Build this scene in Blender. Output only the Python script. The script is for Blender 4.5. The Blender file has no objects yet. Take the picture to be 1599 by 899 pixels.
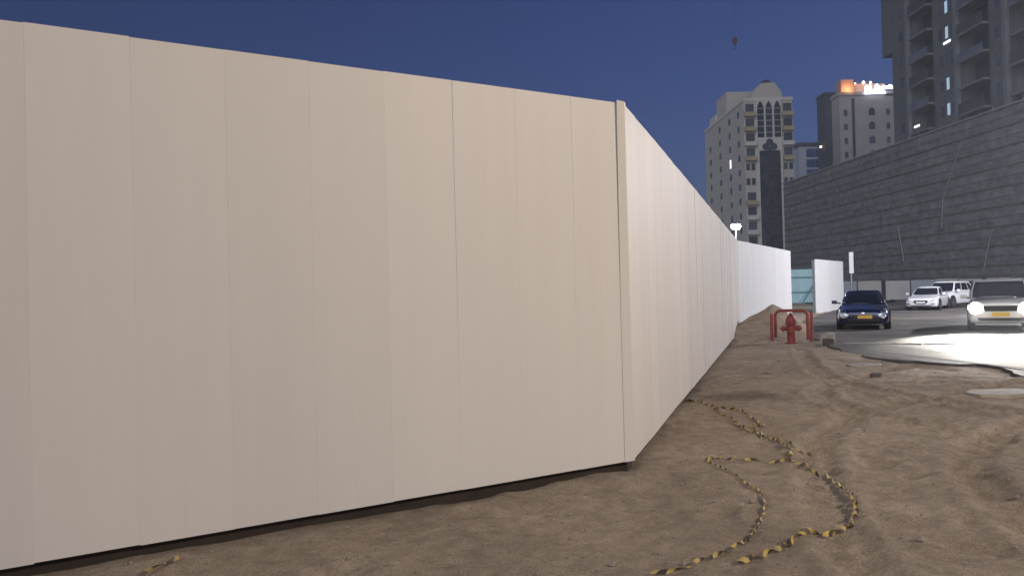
import bpy, math, random
import numpy as np
from mathutils import Vector, Matrix
from mathutils.bvhtree import BVHTree

R = math.radians
rng = random.Random(7)
scn = bpy.context.scene
col = scn.collection

# ------------------------------------------------------------------ camera
TH, PI_ = R(1.5), R(0.44)
fw = Vector((0, math.cos(PI_), math.sin(PI_)))
up0 = Vector((0, -math.sin(PI_), math.cos(PI_)))
xr = Vector((1, 0, 0)) * math.cos(TH) - up0 * math.sin(TH)
yu = up0 * math.cos(TH) + Vector((1, 0, 0)) * math.sin(TH)
cam = bpy.data.cameras.new("camera")
cam.sensor_width = 36.0
cam.lens = 36.0 * 1180.0 / 1599.0
cam.clip_start, cam.clip_end = 0.05, 6000.0
co = bpy.data.objects.new("camera", cam)
M3 = Matrix((xr, yu, -fw)).transposed()
co.matrix_world = Matrix.Translation((0, 0, 1.65)) @ M3.to_4x4()
col.objects.link(co)
scn.camera = co

# ------------------------------------------------------------------ sky, dusk glow, exposure
w = bpy.data.worlds.new("World")
scn.world = w
w.use_nodes = True
nt = w.node_tree
bg = nt.nodes["Background"]
sky = nt.nodes.new("ShaderNodeTexSky")
sky.sky_type = 'NISHITA'
sky.sun_disc = False
SUN_AZ = R(215)
sky.sun_elevation = R(4.0)
sky.sun_rotation = SUN_AZ
sky.air_density = 1.0
sky.dust_density = 0.0
sky.ozone_density = 3.0
tint = nt.nodes.new("ShaderNodeMix"); tint.data_type = 'RGBA'; tint.blend_type = 'MULTIPLY'
tint.inputs[0].default_value = 1.0
tint.inputs[7].default_value = (0.52, 0.49, 1.0, 1)
nt.links.new(sky.outputs[0], tint.inputs[6])
nt.links.new(tint.outputs[2], bg.inputs[0])
bg.inputs[1].default_value = 0.08
sl = bpy.data.lights.new("sun", 'SUN')
sl.energy = 1.35
sl.angle = R(50)
sl.color = (0.93, 0.97, 1.0)
so = bpy.data.objects.new("sun", sl)
sd = Vector((-0.70, -1.0, 0.50))
so.rotation_euler = sd.to_track_quat('Z', 'Y').to_euler()
so.location = (0, -20, 30)
col.objects.link(so)
scn.view_settings.view_transform = 'Standard'
scn.view_settings.look = 'None'
scn.view_settings.exposure = 0.0
scn.view_settings.gamma = 1.0

HAZE = 0.0009
# ------------------------------------------------------------------ materials
MATS = {}
def mat(name, c, rough=0.6, metal=0.0, var=0.12, nscale=3.0, bump=0.0, bscale=40.0, stretch=(1, 1, 1),
        emit=None, es=0.0, coat=0.0, rnd=0.0, world=False, spec=0.5):
    m = bpy.data.materials.new(name); m.use_nodes = True
    n = m.node_tree; b = n.nodes["Principled BSDF"]
    b.inputs["Roughness"].default_value = rough
    b.inputs["Metallic"].default_value = metal
    b.inputs["Coat Weight"].default_value = coat
    b.inputs["Specular IOR Level"].default_value = spec
    tc = n.nodes.new("ShaderNodeTexCoord")
    mp = n.nodes.new("ShaderNodeMapping"); mp.inputs["Scale"].default_value = stretch
    if world:
        ge = n.nodes.new("ShaderNodeNewGeometry"); n.links.new(ge.outputs["Position"], mp.inputs[0])
    else:
        n.links.new(tc.outputs["Object"], mp.inputs[0])
    if rnd:
        oi = n.nodes.new("ShaderNodeObjectInfo")
        vm = n.nodes.new("ShaderNodeVectorMath"); vm.operation = 'SCALE'; vm.inputs[0].default_value = (31, 17, 9)
        n.links.new(oi.outputs["Random"], vm.inputs["Scale"])
        if not world: n.links.new(vm.outputs[0], mp.inputs["Location"])
    ns = n.nodes.new("ShaderNodeTexNoise"); ns.inputs["Scale"].default_value = nscale
    ns.inputs["Detail"].default_value = 6; ns.inputs["Roughness"].default_value = 0.6
    n.links.new(mp.outputs[0], ns.inputs["Vector"])
    rp = n.nodes.new("ShaderNodeMapRange")
    rp.inputs[1].default_value = 0.25; rp.inputs[2].default_value = 0.75
    rp.inputs[3].default_value = 1 - var; rp.inputs[4].default_value = 1 + var
    n.links.new(ns.outputs[0], rp.inputs[0])
    val = rp.outputs[0]
    if rnd:
        r2 = n.nodes.new("ShaderNodeMapRange"); r2.inputs[3].default_value = 1 - rnd; r2.inputs[4].default_value = 1 + rnd
        n.links.new(oi.outputs["Random"], r2.inputs[0])
        mm = n.nodes.new("ShaderNodeMath"); mm.operation = 'MULTIPLY'
        n.links.new(val, mm.inputs[0]); n.links.new(r2.outputs[0], mm.inputs[1]); val = mm.outputs[0]
    sc = n.nodes.new("ShaderNodeVectorMath"); sc.operation = 'SCALE'; sc.inputs[0].default_value = c
    n.links.new(val, sc.inputs["Scale"])
    n.links.new(sc.outputs[0], b.inputs["Base Color"])
    if bump:
        n2 = n.nodes.new("ShaderNodeTexNoise"); n2.inputs["Scale"].default_value = bscale
        n2.inputs["Detail"].default_value = 8
        n.links.new(mp.outputs[0], n2.inputs["Vector"])
        bp = n.nodes.new("ShaderNodeBump"); bp.inputs["Strength"].default_value = bump; bp.inputs["Distance"].default_value = 0.02
        n.links.new(n2.outputs[0], bp.inputs["Height"]); n.links.new(bp.outputs[0], b.inputs["Normal"])
    if emit:
        b.inputs["Emission Color"].default_value = (*emit, 1); b.inputs["Emission Strength"].default_value = es
    MATS[name] = m
    return m

mat('hoard', (0.71, 0.675, 0.635), 0.56, 0.0, 0.022, 1.6, 0.015, 9, (5, 5, 0.3), rnd=0.03, spec=0.38)
mat('hoard_cold_lit', (0.76, 0.76, 0.76), 0.5, 0, 0.05, 2, 0.04, 9, (6, 6, 0.35), rnd=0.02)  # same paint as the near runs, cold white light put into the colour
mat('galv', (0.30, 0.31, 0.32), 0.45, 0.8, 0.2, 8)
mat('dark_steel', (0.05, 0.05, 0.055), 0.5, 0.5, 0.2, 8)
mat('cyan_lit_panel', (0.42, 0.62, 0.66), 0.5, 0, 0.1, 2, stretch=(3, 3, 0.4), rnd=0.05)  # cyan cast of the site lamp put into panel and frame colours
mat('cyan_lit_frame', (0.16, 0.28, 0.32), 0.5, 0, 0.1, 4)
mat('red_paint', (0.24, 0.028, 0.034), 0.42, 0, 0.25, 14, 0.2, 60)
mat('red_dull', (0.28, 0.05, 0.035), 0.55, 0, 0.3, 18, 0.3, 50)
mat('timber_shade', (0.035, 0.024, 0.018), 0.85, 0, 0.35, 4)
mat('concrete', (0.34, 0.31, 0.27), 0.85, 0, 0.25, 5, 0.5, 30)
mat('kerb_c', (0.36, 0.33, 0.30), 0.85, 0, 0.25, 6, 0.4, 30, rnd=0.1)
mat('cream', (0.52, 0.48, 0.41), 0.8, 0, 0.10, 0.25, 0, 3)
mat('cream2', (0.62, 0.58, 0.52), 0.8, 0, 0.08, 0.3)
mat('ochre', (0.42, 0.34, 0.20), 0.8, 0, 0.12, 0.5)
mat('fglass', (0.075, 0.08, 0.10), 0.2, 0, 0.3, 0.6, rnd=0.35)
mat('fglass2', (0.05, 0.055, 0.065), 0.16, 0, 0.3, 0.6, rnd=0.4)
mat('blueglass', (0.03, 0.06, 0.16), 0.12, 0, 0.2, 0.5, rnd=0.4)
mat('palegrey', (0.40, 0.42, 0.46), 0.7, 0, 0.1, 0.4)
mat('darkclad', (0.06, 0.055, 0.055), 0.6, 0, 0.25, 0.4)
mat('beige_b', (0.42, 0.38, 0.36), 0.8, 0, 0.12, 0.3)
mat('warmstone', (0.50, 0.33, 0.22), 0.8, 0, 0.1, 0.5)
mat('tower_c', (0.105, 0.11, 0.108), 0.85, 0, 0.25, 0.35, stretch=(1, 1, 0.4))
mat('tower_p', (0.16, 0.165, 0.165), 0.85, 0, 0.2, 0.4)
mat('slab_e', (0.15, 0.155, 0.155), 0.85, 0, 0.2, 0.5)
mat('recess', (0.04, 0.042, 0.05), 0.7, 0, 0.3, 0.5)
mat('net', (0.165, 0.162, 0.158), 0.9, 0, 0.5, 1.1, 0.8, 3.0, (1, .7, 1.2), rnd=0.07, world=True)
mat('ledger', (0.17, 0.125, 0.085), 0.7, 0, 0.3, 1.2)
mat('brace', (0.36, 0.36, 0.34), 0.5, 0.3, 0.2, 2)
mat('core', (0.06, 0.06, 0.06), 0.9)
mat('lit_cold', (0.5, 0.6, 0.7), 0.4, emit=(0.55, 0.78, 1.0), es=0.45)
mat('lit_bright', (0.8, 0.8, 0.8), 0.4, emit=(0.85, 0.92, 1.0), es=1.6)
mat('sign_lit', (0.8, 0.8, 0.9), 0.4, emit=(0.78, 0.86, 1.0), es=7.0)
mat('lamp_warm', (0.8, 0.6, 0.4), 0.4, emit=(1.0, 0.72, 0.45), es=9.0)
mat('lamp_lens', (0.9, 0.9, 0.9), 0.3, emit=(0.86, 0.97, 1.0), es=40.0)
mat('globe', (0.9, 0.9, 0.9), 0.3, emit=(0.78, 0.96, 1.0), es=180.0)
mat('headlamp', (0.9, 0.9, 0.9), 0.2, emit=(1.0, 0.97, 0.9), es=55.0)
mat('lens_clear', (0.62, 0.66, 0.72), 0.06, 0.55, 0.15, 20, coat=1)
mat('blue_paint', (0.012, 0.016, 0.07), 0.22, 0.35, 0.06, 2, coat=1.0)
mat('white_paint', (0.72, 0.73, 0.76), 0.25, 0, 0.04, 2, coat=1.0)
mat('silver_paint', (0.62, 0.61, 0.58), 0.3, 0.15, 0.05, 2, coat=0.8)
mat('grey_paint', (0.08, 0.08, 0.09), 0.25, 0.3, 0.05, 2, coat=1.0)
mat('car_glass', (0.012, 0.014, 0.018), 0.06, 0, 0.05, 2, coat=0.5)
mat('glare_glass', (0.10, 0.105, 0.115), 0.10, 0, 0.1, 2, coat=0.5)  # lighter than the other car glass, windscreen reflection and glare put into the colour
mat('black_plastic', (0.015, 0.015, 0.017), 0.55, 0, 0.2, 10)
mat('tyre', (0.02, 0.02, 0.02), 0.85, 0, 0.2, 12)
mat('rim', (0.32, 0.32, 0.34), 0.3, 0.85, 0.1, 10)
mat('chrome', (0.6, 0.6, 0.62), 0.12, 1.0, 0.05, 5)
mat('plate_y', (0.72, 0.45, 0.07), 0.5, 0, 0.06, 8)
mat('plate_w', (0.62, 0.62, 0.60), 0.5, 0, 0.06, 8)
mat('fence_p', (0.40, 0.375, 0.35), 0.7, 0, 0.12, 0.9, rnd=0.12)
mat('fence_g', (0.27, 0.30, 0.33), 0.7, 0, 0.12, 0.9, rnd=0.1)
mat('sign_w', (0.72, 0.72, 0.74), 0.5, 0, 0.05, 3)
mat('stone', (0.26, 0.22, 0.18), 0.9, 0, 0.3, 12)
mat('crane', (0.13, 0.06, 0.03), 0.6, 0, 0.2, 2)
mat('sheet', (0.30, 0.26, 0.21), 0.75, 0, 0.22, 5, 0.4, 20)
mat('rubble', (0.10, 0.085, 0.075), 0.9, 0, 0.3, 8, 0.5, 25)

def sand_material():
    m = bpy.data.materials.new('sand'); m.use_nodes = True
    n = m.node_tree; b = n.nodes["Principled BSDF"]; L = n.links
    b.inputs["Roughness"].default_value = 0.95; b.inputs["Specular IOR Level"].default_value = 0.15
    tc = n.nodes.new("ShaderNodeTexCoord")
    def noise(s, d=8, r=0.6):
        t = n.nodes.new("ShaderNodeTexNoise"); t.inputs["Scale"].default_value = s
        t.inputs["Detail"].default_value = d; t.inputs["Roughness"].default_value = r
        L.new(tc.outputs["Object"], t.inputs["Vector"]); return t
    a = noise(0.55, 6); c = noise(6, 8, 0.7); d = noise(70, 4, 0.7)
    r1 = n.nodes.new("ShaderNodeValToRGB")
    r1.color_ramp.elements[0].position = 0.30; r1.color_ramp.elements[0].color = (0.315, 0.25, 0.185, 1)
    r1.color_ramp.elements[1].position = 0.70; r1.color_ramp.elements[1].color = (0.485, 0.39, 0.295, 1)
    L.new(a.outputs[0], r1.inputs[0])
    r2 = n.nodes.new("ShaderNodeMapRange"); r2.inputs[1].default_value = .3; r2.inputs[2].default_value = .7
    r2.inputs[3].default_value = .72; r2.inputs[4].default_value = 1.25; L.new(c.outputs[0], r2.inputs[0])
    r3 = n.nodes.new("ShaderNodeMapRange"); r3.inputs[1].default_value = .3; r3.inputs[2].default_value = .7
    r3.inputs[3].default_value = .66; r3.inputs[4].default_value = 1.34; L.new(d.outputs[0], r3.inputs[0])
    mu = n.nodes.new("ShaderNodeMath"); mu.operation = 'MULTIPLY'; L.new(r2.outputs[0], mu.inputs[0]); L.new(r3.outputs[0], mu.inputs[1])
    # damp stain with a shape of its own beside the fence
    mp = n.nodes.new("ShaderNodeMapping"); mp.vector_type = 'TEXTURE'
    mp.inputs["Location"].default_value = (3.75, 11.9, 0); mp.inputs["Scale"].default_value = (0.85, 0.75, 5)
    wv = n.nodes.new("ShaderNodeVectorMath"); wv.operation = 'ADD'
    ws = n.nodes.new("ShaderNodeVectorMath"); ws.operation = 'SCALE'; ws.inputs["Scale"].default_value = 0.5
    wn = noise(2.0, 5); L.new(wn.outputs["Color"], ws.inputs[0])
    L.new(tc.outputs["Object"], wv.inputs[0]); L.new(ws.outputs[0], wv.inputs[1]); L.new(wv.outputs[0], mp.inputs[0])
    gr = n.nodes.new("ShaderNodeTexGradient"); gr.gradient_type = 'SPHERICAL'; L.new(mp.outputs[0], gr.inputs[0])
    st = n.nodes.new("ShaderNodeMapRange"); st.inputs[1].default_value = 0.0; st.inputs[2].default_value = .5
    st.inputs[3].default_value = 1.0; st.inputs[4].default_value = .58; L.new(gr.outputs[0], st.inputs[0])
    m2 = n.nodes.new("ShaderNodeMath"); m2.operation = 'MULTIPLY'; L.new(mu.outputs[0], m2.inputs[0]); L.new(st.outputs[0], m2.inputs[1])
    vs = n.nodes.new("ShaderNodeVectorMath"); vs.operation = 'SCALE'
    L.new(r1.outputs[0], vs.inputs[0]); L.new(m2.outputs[0], vs.inputs["Scale"]); L.new(vs.outputs[0], b.inputs["Base Color"])
    bp = n.nodes.new("ShaderNodeBump"); bp.inputs["Strength"].default_value = 1.0; bp.inputs["Distance"].default_value = 0.035
    ad = n.nodes.new("ShaderNodeMath"); ad.operation = 'ADD'
    bn = noise(28, 8, 0.75)
    L.new(c.outputs[0], ad.inputs[0]); L.new(bn.outputs[0], ad.inputs[1]); L.new(ad.outputs[0], bp.inputs["Height"])
    L.new(bp.outputs[0], b.inputs["Normal"]); MATS['sand'] = m

def road_material():
    m = bpy.data.materials.new('asphalt'); m.use_nodes = True
    n = m.node_tree; b = n.nodes["Principled BSDF"]; L = n.links
    b.inputs["Roughness"].default_value = 0.75; b.inputs["Specular IOR Level"].default_value = 0.3
    tc = n.nodes.new("ShaderNodeTexCoord")
    def noise(s, d=8, r=0.6):
        t = n.nodes.new("ShaderNodeTexNoise"); t.inputs["Scale"].default_value = s
        t.inputs["Detail"].default_value = d; t.inputs["Roughness"].default_value = r
        L.new(tc.outputs["Object"], t.inputs["Vector"]); return t
    a = noise(0.35, 9, 0.65); d = noise(30, 5, 0.7)
    r1 = n.nodes.new("ShaderNodeValToRGB")
    r1.color_ramp.elements[0].position = 0.42; r1.color_ramp.elements[0].color = (0.085, 0.082, 0.08, 1)
    r1.color_ramp.elements[1].position = 0.66; r1.color_ramp.elements[1].color = (0.21, 0.185, 0.155, 1)
    L.new(a.outputs[0], r1.inputs[0])
    r3 = n.nodes.new("ShaderNodeMapRange"); r3.inputs[1].default_value = .3; r3.inputs[2].default_value = .7
    r3.inputs[3].default_value = .8; r3.inputs[4].default_value = 1.2; L.new(d.outputs[0], r3.inputs[0])
    vs = n.nodes.new("ShaderNodeVectorMath"); vs.operation = 'SCALE'
    L.new(r1.outputs[0], vs.inputs[0]); L.new(r3.outputs[0], vs.inputs["Scale"]); L.new(vs.outputs[0], b.inputs["Base Color"])
    bp = n.nodes.new("ShaderNodeBump"); bp.inputs["Strength"].default_value = 0.4; bp.inputs["Distance"].default_value = 0.01
    L.new(d.outputs[0], bp.inputs["Height"]); L.new(bp.outputs[0], b.inputs["Normal"]); MATS['asphalt'] = m

def tape_material():
    m = bpy.data.materials.new('tape'); m.use_nodes = True
    n = m.node_tree; b = n.nodes["Principled BSDF"]; L = n.links
    b.inputs["Roughness"].default_value = 0.65
    uv = n.nodes.new("ShaderNodeUVMap"); sx = n.nodes.new("ShaderNodeSeparateXYZ"); L.new(uv.outputs[0], sx.inputs[0])
    ad = n.nodes.new("ShaderNodeMath"); ad.operation = 'ADD'; L.new(sx.outputs[0], ad.inputs[0]); L.new(sx.outputs[1], ad.inputs[1])
    mo = n.nodes.new("ShaderNodeMath"); mo.operation = 'FRACT'; L.new(ad.outputs[0], mo.inputs[0])
    gt = n.nodes.new("ShaderNodeMath"); gt.operation = 'GREATER_THAN'; gt.inputs[1].default_value = 0.5; L.new(mo.outputs[0], gt.inputs[0])
    mx = n.nodes.new("ShaderNodeMix"); mx.data_type = 'RGBA'
    mx.inputs[6].default_value = (0.012, 0.011, 0.010, 1); mx.inputs[7].default_value = (0.58, 0.42, 0.09, 1)
    L.new(gt.outputs[0], mx.inputs[0])
    tc = n.nodes.new("ShaderNodeTexCoord"); nz = n.nodes.new("ShaderNodeTexNoise"); nz.inputs["Scale"].default_value = 9; nz.inputs["Detail"].default_value = 6
    L.new(tc.outputs["Object"], nz.inputs["Vector"])
    mr = n.nodes.new("ShaderNodeMapRange"); mr.inputs[1].default_value = .38; mr.inputs[2].default_value = .68; mr.inputs[3].default_value = .08; mr.inputs[4].default_value = .75
    L.new(nz.outputs[0], mr.inputs[0])
    dm = n.nodes.new("ShaderNodeMix"); dm.data_type = 'RGBA'; dm.inputs[7].default_value = (0.27, 0.21, 0.15, 1)
    L.new(mr.outputs[0], dm.inputs[0]); L.new(mx.outputs[2], dm.inputs[6]); L.new(dm.outputs[2], b.inputs["Base Color"]); MATS['tape'] = m
sand_material(); road_material(); tape_material()

# ------------------------------------------------------------------ helpers
class MB:
    def __init__(s): s.v = []; s.f = []
    def add(s, vs, fs):
        o = len(s.v); s.v += [tuple(p) for p in vs]; s.f += [tuple(i + o for i in f) for f in fs]; return s
    def box(s, x0, x1, y0, y1, z0, z1):
        return s.add([(x0,y0,z0),(x1,y0,z0),(x1,y1,z0),(x0,y1,z0),(x0,y0,z1),(x1,y0,z1),(x1,y1,z1),(x0,y1,z1)],
                     [(0,3,2,1),(4,5,6,7),(0,1,5,4),(1,2,6,5),(2,3,7,6),(3,0,4,7)])
    def tube(s, pts, r, n=8, cap=True):
        pts = [Vector(p) for p in pts]; rr = r if isinstance(r, (list, tuple)) else [r] * len(pts)
        o = len(s.v); prev = None
        for i, p in enumerate(pts):
            t = (pts[min(i+1, len(pts)-1)] - pts[max(i-1, 0)]).normalized()
            if prev is None:
                a = t.orthogonal().normalized()
            else:
                a = (prev - t * prev.dot(t)).normalized()
            prev = a; b = t.cross(a)
            for k in range(n):
                g = 2 * math.pi * k / n
                s.v.append(tuple(p + (a * math.cos(g) + b * math.sin(g)) * rr[i]))
        for i in range(len(pts) - 1):
            for k in range(n):
                s.f.append((o+i*n+k, o+i*n+(k+1) % n, o+(i+1)*n+(k+1) % n, o+(i+1)*n+k))
        if cap:
            s.f.append(tuple(o+k for k in range(n))[::-1]); s.f.append(tuple(o+(len(pts)-1)*n+k for k in range(n)))
        return s
    def lathe(s, prof, n=20, axis='z', at=(0, 0, 0)):
        o = len(s.v); at = Vector(at)
        for r, h in prof:
            for k in range(n):
                g = 2 * math.pi * k / n; c, d = r * math.cos(g), r * math.sin(g)
                p = {'z': (c, d, h), 'x': (h, c, d), 'y': (d, h, c)}[axis]
                s.v.append(tuple(at + Vector(p)))
        for i in range(len(prof) - 1):
            for k in range(n):
                s.f.append((o+i*n+k, o+i*n+(k+1) % n, o+(i+1)*n+(k+1) % n, o+(i+1)*n+k))
        s.f.append(tuple(o+k for k in range(n))[::-1]); s.f.append(tuple(o+(len(prof)-1)*n+k for k in range(n)))
        return s
    def prism(s, poly, axis, d0, d1):
        n = len(poly)
        def P(a, b, d): return {'y': (a, d, b), 'x': (d, a, b), 'z': (a, b, d)}[axis]
        return s.add([P(a, b, d0) for a, b in poly] + [P(a, b, d1) for a, b in poly],
                     [tuple(range(n))[::-1], tuple(range(n, 2*n))] + [(i, (i+1) % n, n+(i+1) % n, n+i) for i in range(n)])
    def mesh(s, name, m, smooth=False):
        me = bpy.data.meshes.new(name); me.from_pydata(s.v, [], s.f); me.validate()
        me.materials.append(MATS[m])
        import bmesh
        bm = bmesh.new(); bm.from_mesh(me); bmesh.ops.recalc_face_normals(bm, faces=bm.faces[:]); bm.to_mesh(me); bm.free()
        if smooth:
            me.polygons.foreach_set('use_smooth', [True] * len(me.polygons))
            if hasattr(me, 'set_sharp_from_angle'): me.set_sharp_from_angle(angle=R(38))
        return me
    def build(s, name, m, parent=None, smooth=False, loc=None, rz=0):
        return obj(name, s.mesh(name, m, smooth), parent, loc, rz)

def obj(name, me, parent=None, loc=None, rz=0):
    o = bpy.data.objects.new(name, me); col.objects.link(o)
    if parent: o.parent = parent
    if loc: o.location = loc
    if rz: o.rotation_euler.z = rz
    return o
def tag(o, label=None, cat=None, group=None, kind=None):
    if label: o['label'] = label
    if cat: o['category'] = cat
    if group: o['group'] = group
    if kind: o['kind'] = kind
    return o
def thing(name, label, cat, loc=(0, 0, 0), rz=0, group=None):
    o = bpy.data.objects.new(name, None); o.empty_display_size = 0.2; col.objects.link(o)
    o.location = loc; o.rotation_euler.z = rz
    return tag(o, label, cat, group)

def crspline(pts, step):
    P = [np.array(p, float) for p in pts]; P = [2*P[0]-P[1]] + P + [2*P[-1]-P[-2]]
    out = []
    for i in range(1, len(P) - 2):
        n = max(2, int(np.linalg.norm(P[i+1]-P[i]) / step))
        for k in range(n):
            t = k / n
            out.append(0.5*((2*P[i]) + (-P[i-1]+P[i+1])*t + (2*P[i-1]-5*P[i]+4*P[i+1]-P[i+2])*t*t + (-P[i-1]+3*P[i]-3*P[i+1]+P[i+2])*t**3))
    out.append(P[-2]); return np.array(out)

# ------------------------------------------------------------------ ground relief
rs = np.random.RandomState(5)
HASH = rs.rand(256, 256)
def vnoise(x, y):
    xi = np.floor(x).astype(int); yi = np.floor(y).astype(int)
    fx = x - xi; fy = y - yi; fx = fx*fx*(3-2*fx); fy = fy*fy*(3-2*fy)
    h = lambda a, b: HASH[a % 256, b % 256]
    return (h(xi,yi)*(1-fx)+h(xi+1,yi)*fx)*(1-fy) + (h(xi,yi+1)*(1-fx)+h(xi+1,yi+1)*fx)*fy - 0.5
ROAD = [(14.9,38.3),(12.6,33.4),(11.0,29.5),(9.9,25.5),(9.2,22.9),(8.75,21.0),(8.35,19.6),(8.2,18.2),(8.05,17.2),(8.25,16.45),(8.6,15.6),
        (9.15,15.0),(9.25,14.4),(8.95,13.5),(8.65,12.6),(8.9,11.2),(9.7,8.5),(11.0,4),(12.5,-4),(14,-20),(75,-20),(75,78),(30,78),(23.4,54)]
def road_edge():
    e = crspline(ROAD[:20], 0.16)
    j = np.array([(vnoise(np.array([i*0.45]), np.array([3.3]))[0]*0.22, vnoise(np.array([i*0.45]), np.array([9.1]))[0]*0.22) for i in range(len(e))])
    return e + j
REDGE = road_edge()
RPOLY = np.vstack([REDGE, np.array(ROAD[20:], float)])
def inside_road(x, y):
    ins = np.zeros(x.shape, bool); n = len(RPOLY)
    for i in range(n):
        x0, y0 = RPOLY[i]; x1, y1 = RPOLY[(i+1) % n]
        if y0 == y1: continue
        c = ((y0 > y) != (y1 > y)) & (x < (x1-x0)*(y-y0)/(y1-y0)+x0)
        ins ^= c
    return ins
def dist_poly(x, y, pts):
    best = np.full(x.shape, 1e9); s_at = np.zeros(x.shape); acc = 0.0; side = np.zeros(x.shape)
    for i in range(len(pts)-1):
        ax, ay = pts[i]; bx, by = pts[i+1]; dx, dy = bx-ax, by-ay; L = math.hypot(dx, dy)
        t = np.clip(((x-ax)*dx+(y-ay)*dy)/(L*L), 0, 1)
        d = np.hypot(x-ax-t*dx, y-ay-t*dy); m = d < best
        best = np.where(m, d, best); s_at = np.where(m, acc+t*L, s_at)
        side = np.where(m, np.sign((x-ax)*dy-(y-ay)*dx), side); acc += L
    return best, s_at, side
RUTS = [[(10.5,11.5),(7.6,9.9),(5.6,8.6),(4.3,7.2),(3.5,5.2),(3.1,3.0)], [(9.9,13.3),(6.7,11.5),(4.6,9.9),(3.2,8.0),(2.2,5.2),(1.9,3.0)],
        [(8.2,15.6),(6.2,13.6),(4.9,12.2),(4.5,10.4),(5.2,8.2),(6.6,6.0)], [(8.8,8.2),(6.6,7.4),(5.0,6.2),(4.0,4.6),(3.6,3.0)],
        [(7.6,20),(6.6,17),(5.7,13.8),(5.9,10.9),(6.9,8.2),(8.4,6.0)]]
RUTS = [crspline(r, 0.35) for r in RUTS]
DENTS = [(rs.uniform(-1.5, 8), rs.uniform(3.2, 15), rs.uniform(.09, .17), rs.uniform(0, 3.14), rs.uniform(.012, .028)) for _ in range(260)]
def height(x, y):
    x = np.asarray(x, float); y = np.asarray(y, float)
    z = 0.05*vnoise(x/2.6+7, y/2.6+3) + 0.035*vnoise(x/0.9+50, y/0.9+20) + 0.026*vnoise(x/0.36+90, y/0.36+60) + 0.014*vnoise(x/0.16+30, y/0.16+130)
    near = (np.hypot(x, y) < 60)
    z = z * np.where(near, 1, 0.3)
    for r in RUTS:
        d, s, sd = dist_poly(x, y, r)
        m = np.exp(-(d/0.17)**4)
        z += -0.032*m + 0.020*np.exp(-((d-0.25)/0.07)**2)
        z += 0.019*m*np.sin(2*math.pi*(s*1.0 + d*0.9*np.where(sd > 0, 1, 1))/0.17)
    for cx, cy, r, a, dp in DENTS:
        u = (x-cx)*math.cos(a)+(y-cy)*math.sin(a); v = -(x-cx)*math.sin(a)+(y-cy)*math.cos(a)
        q = (u/(r*1.7))**2+(v/r)**2
        near_m = q < 6
        z += np.where(near_m, -dp*np.exp(-q*q) + dp*0.5*np.exp(-(np.sqrt(q)-1.45)**2*9), 0)
    # spoil heap at the bend of the hoarding
    for cx, cy, rx, ry, h in ((9.25, 27.0, 1.75, 2.6, .98), (8.0, 25.2, 1.7, 2.4, .60), (10.3, 29.0, 1.2, 2.2, .3), (6.0, 14.9, 1.1, .7, .10)):
        q = np.hypot((x-cx)/rx, (y-cy)/ry)
        z += h*np.clip(1-q, 0, 1)**1.15*(1+0.35*vnoise(x/0.5, y/0.5))
    z += -0.025
    return z

def build_ground():
    def axis(segs):
        out = []
        for a, b, st in segs: out += list(np.arange(a, b, st))
        return np.array(out)
    xs = axis([(-8,-2.5,.25),(-2.5,9.6,.05),(9.6,15,.15),(15,40,1.0),(40,120,8)])
    xs = np.concatenate([-np.geomspace(600, 9, 18), xs, np.geomspace(125, 600, 10)])
    ys = axis([(-12,3,.5),(3,12.5,.045),(12.5,18,.07),(18,32,.14),(32,60,.8),(60,120,6)])
    ys = np.concatenate([-np.geomspace(600, 13, 14), ys, np.geomspace(125, 600, 10)])
    X, Y = np.meshgrid(xs, ys)
    Z = height(X, Y)
    ins = inside_road(X, Y)
    Z = np.where(ins, np.minimum(Z, -0.10)-0.04, Z)
    nx, ny = len(xs), len(ys)
    v = np.stack([X.ravel(), Y.ravel(), Z.ravel()], 1)
    i = np.arange(nx*ny).reshape(ny, nx)
    f = np.stack([i[:-1,:-1].ravel(), i[:-1,1:].ravel(), i[1:,1:].ravel(), i[1:,:-1].ravel()], 1)
    me = bpy.data.meshes.new('ground')
    me.vertices.add(len(v)); me.vertices.foreach_set('co', v.ravel())
    me.loops.add(f.size); me.loops.foreach_set('vertex_index', f.ravel())
    me.polygons.add(len(f)); me.polygons.foreach_set('loop_start', np.arange(0, f.size, 4))
    me.update(calc_edges=True); me.validate()
    me.polygons.foreach_set('use_smooth', [True]*len(f)); me.materials.append(MATS['sand'])
    tag(obj('ground', me), kind='structure')
build_ground()
def hz(x, y): return float(height(np.array([x]), np.array([y]))[0])

# ------------------------------------------------------------------ road
ROADZ = 0.015
def build_road():
    n = len(RPOLY)
    m = MB()
    top = [(x, y, ROADZ + (0.006*rng.uniform(-1, 1) if i < len(REDGE) else 0)) for i, (x, y) in enumerate(RPOLY)]
    bot = [(x, y, -0.22) for x, y in RPOLY]
    m.add(top + bot, [tuple(range(n))] + [(i, (i+1) % n, n+(i+1) % n, n+i) for i in range(n)])
    tag(m.build('road', 'asphalt'), kind='structure')
build_road()
kb = tag(bpy.data.objects.new('kerb', None), kind='structure'); col.objects.link(kb)
kme = None
p0, p1 = Vector((9.25, 21.3)), Vector((12.6, 19.4))
kd = (p1-p0).normalized(); ka = math.atan2(kd.y, kd.x)
km = MB().box(-.48,.48,-.075,.075,-.05,.028).mesh('kerb_stone', 'kerb_c')
for i in range(4):
    c = p0 + kd*(0.5+i*1.0)
    o = obj('kerb_stone', km, kb, (c.x, c.y, ROADZ + rng.uniform(-.012, .008)), ka + rng.uniform(-.02, .02))

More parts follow.
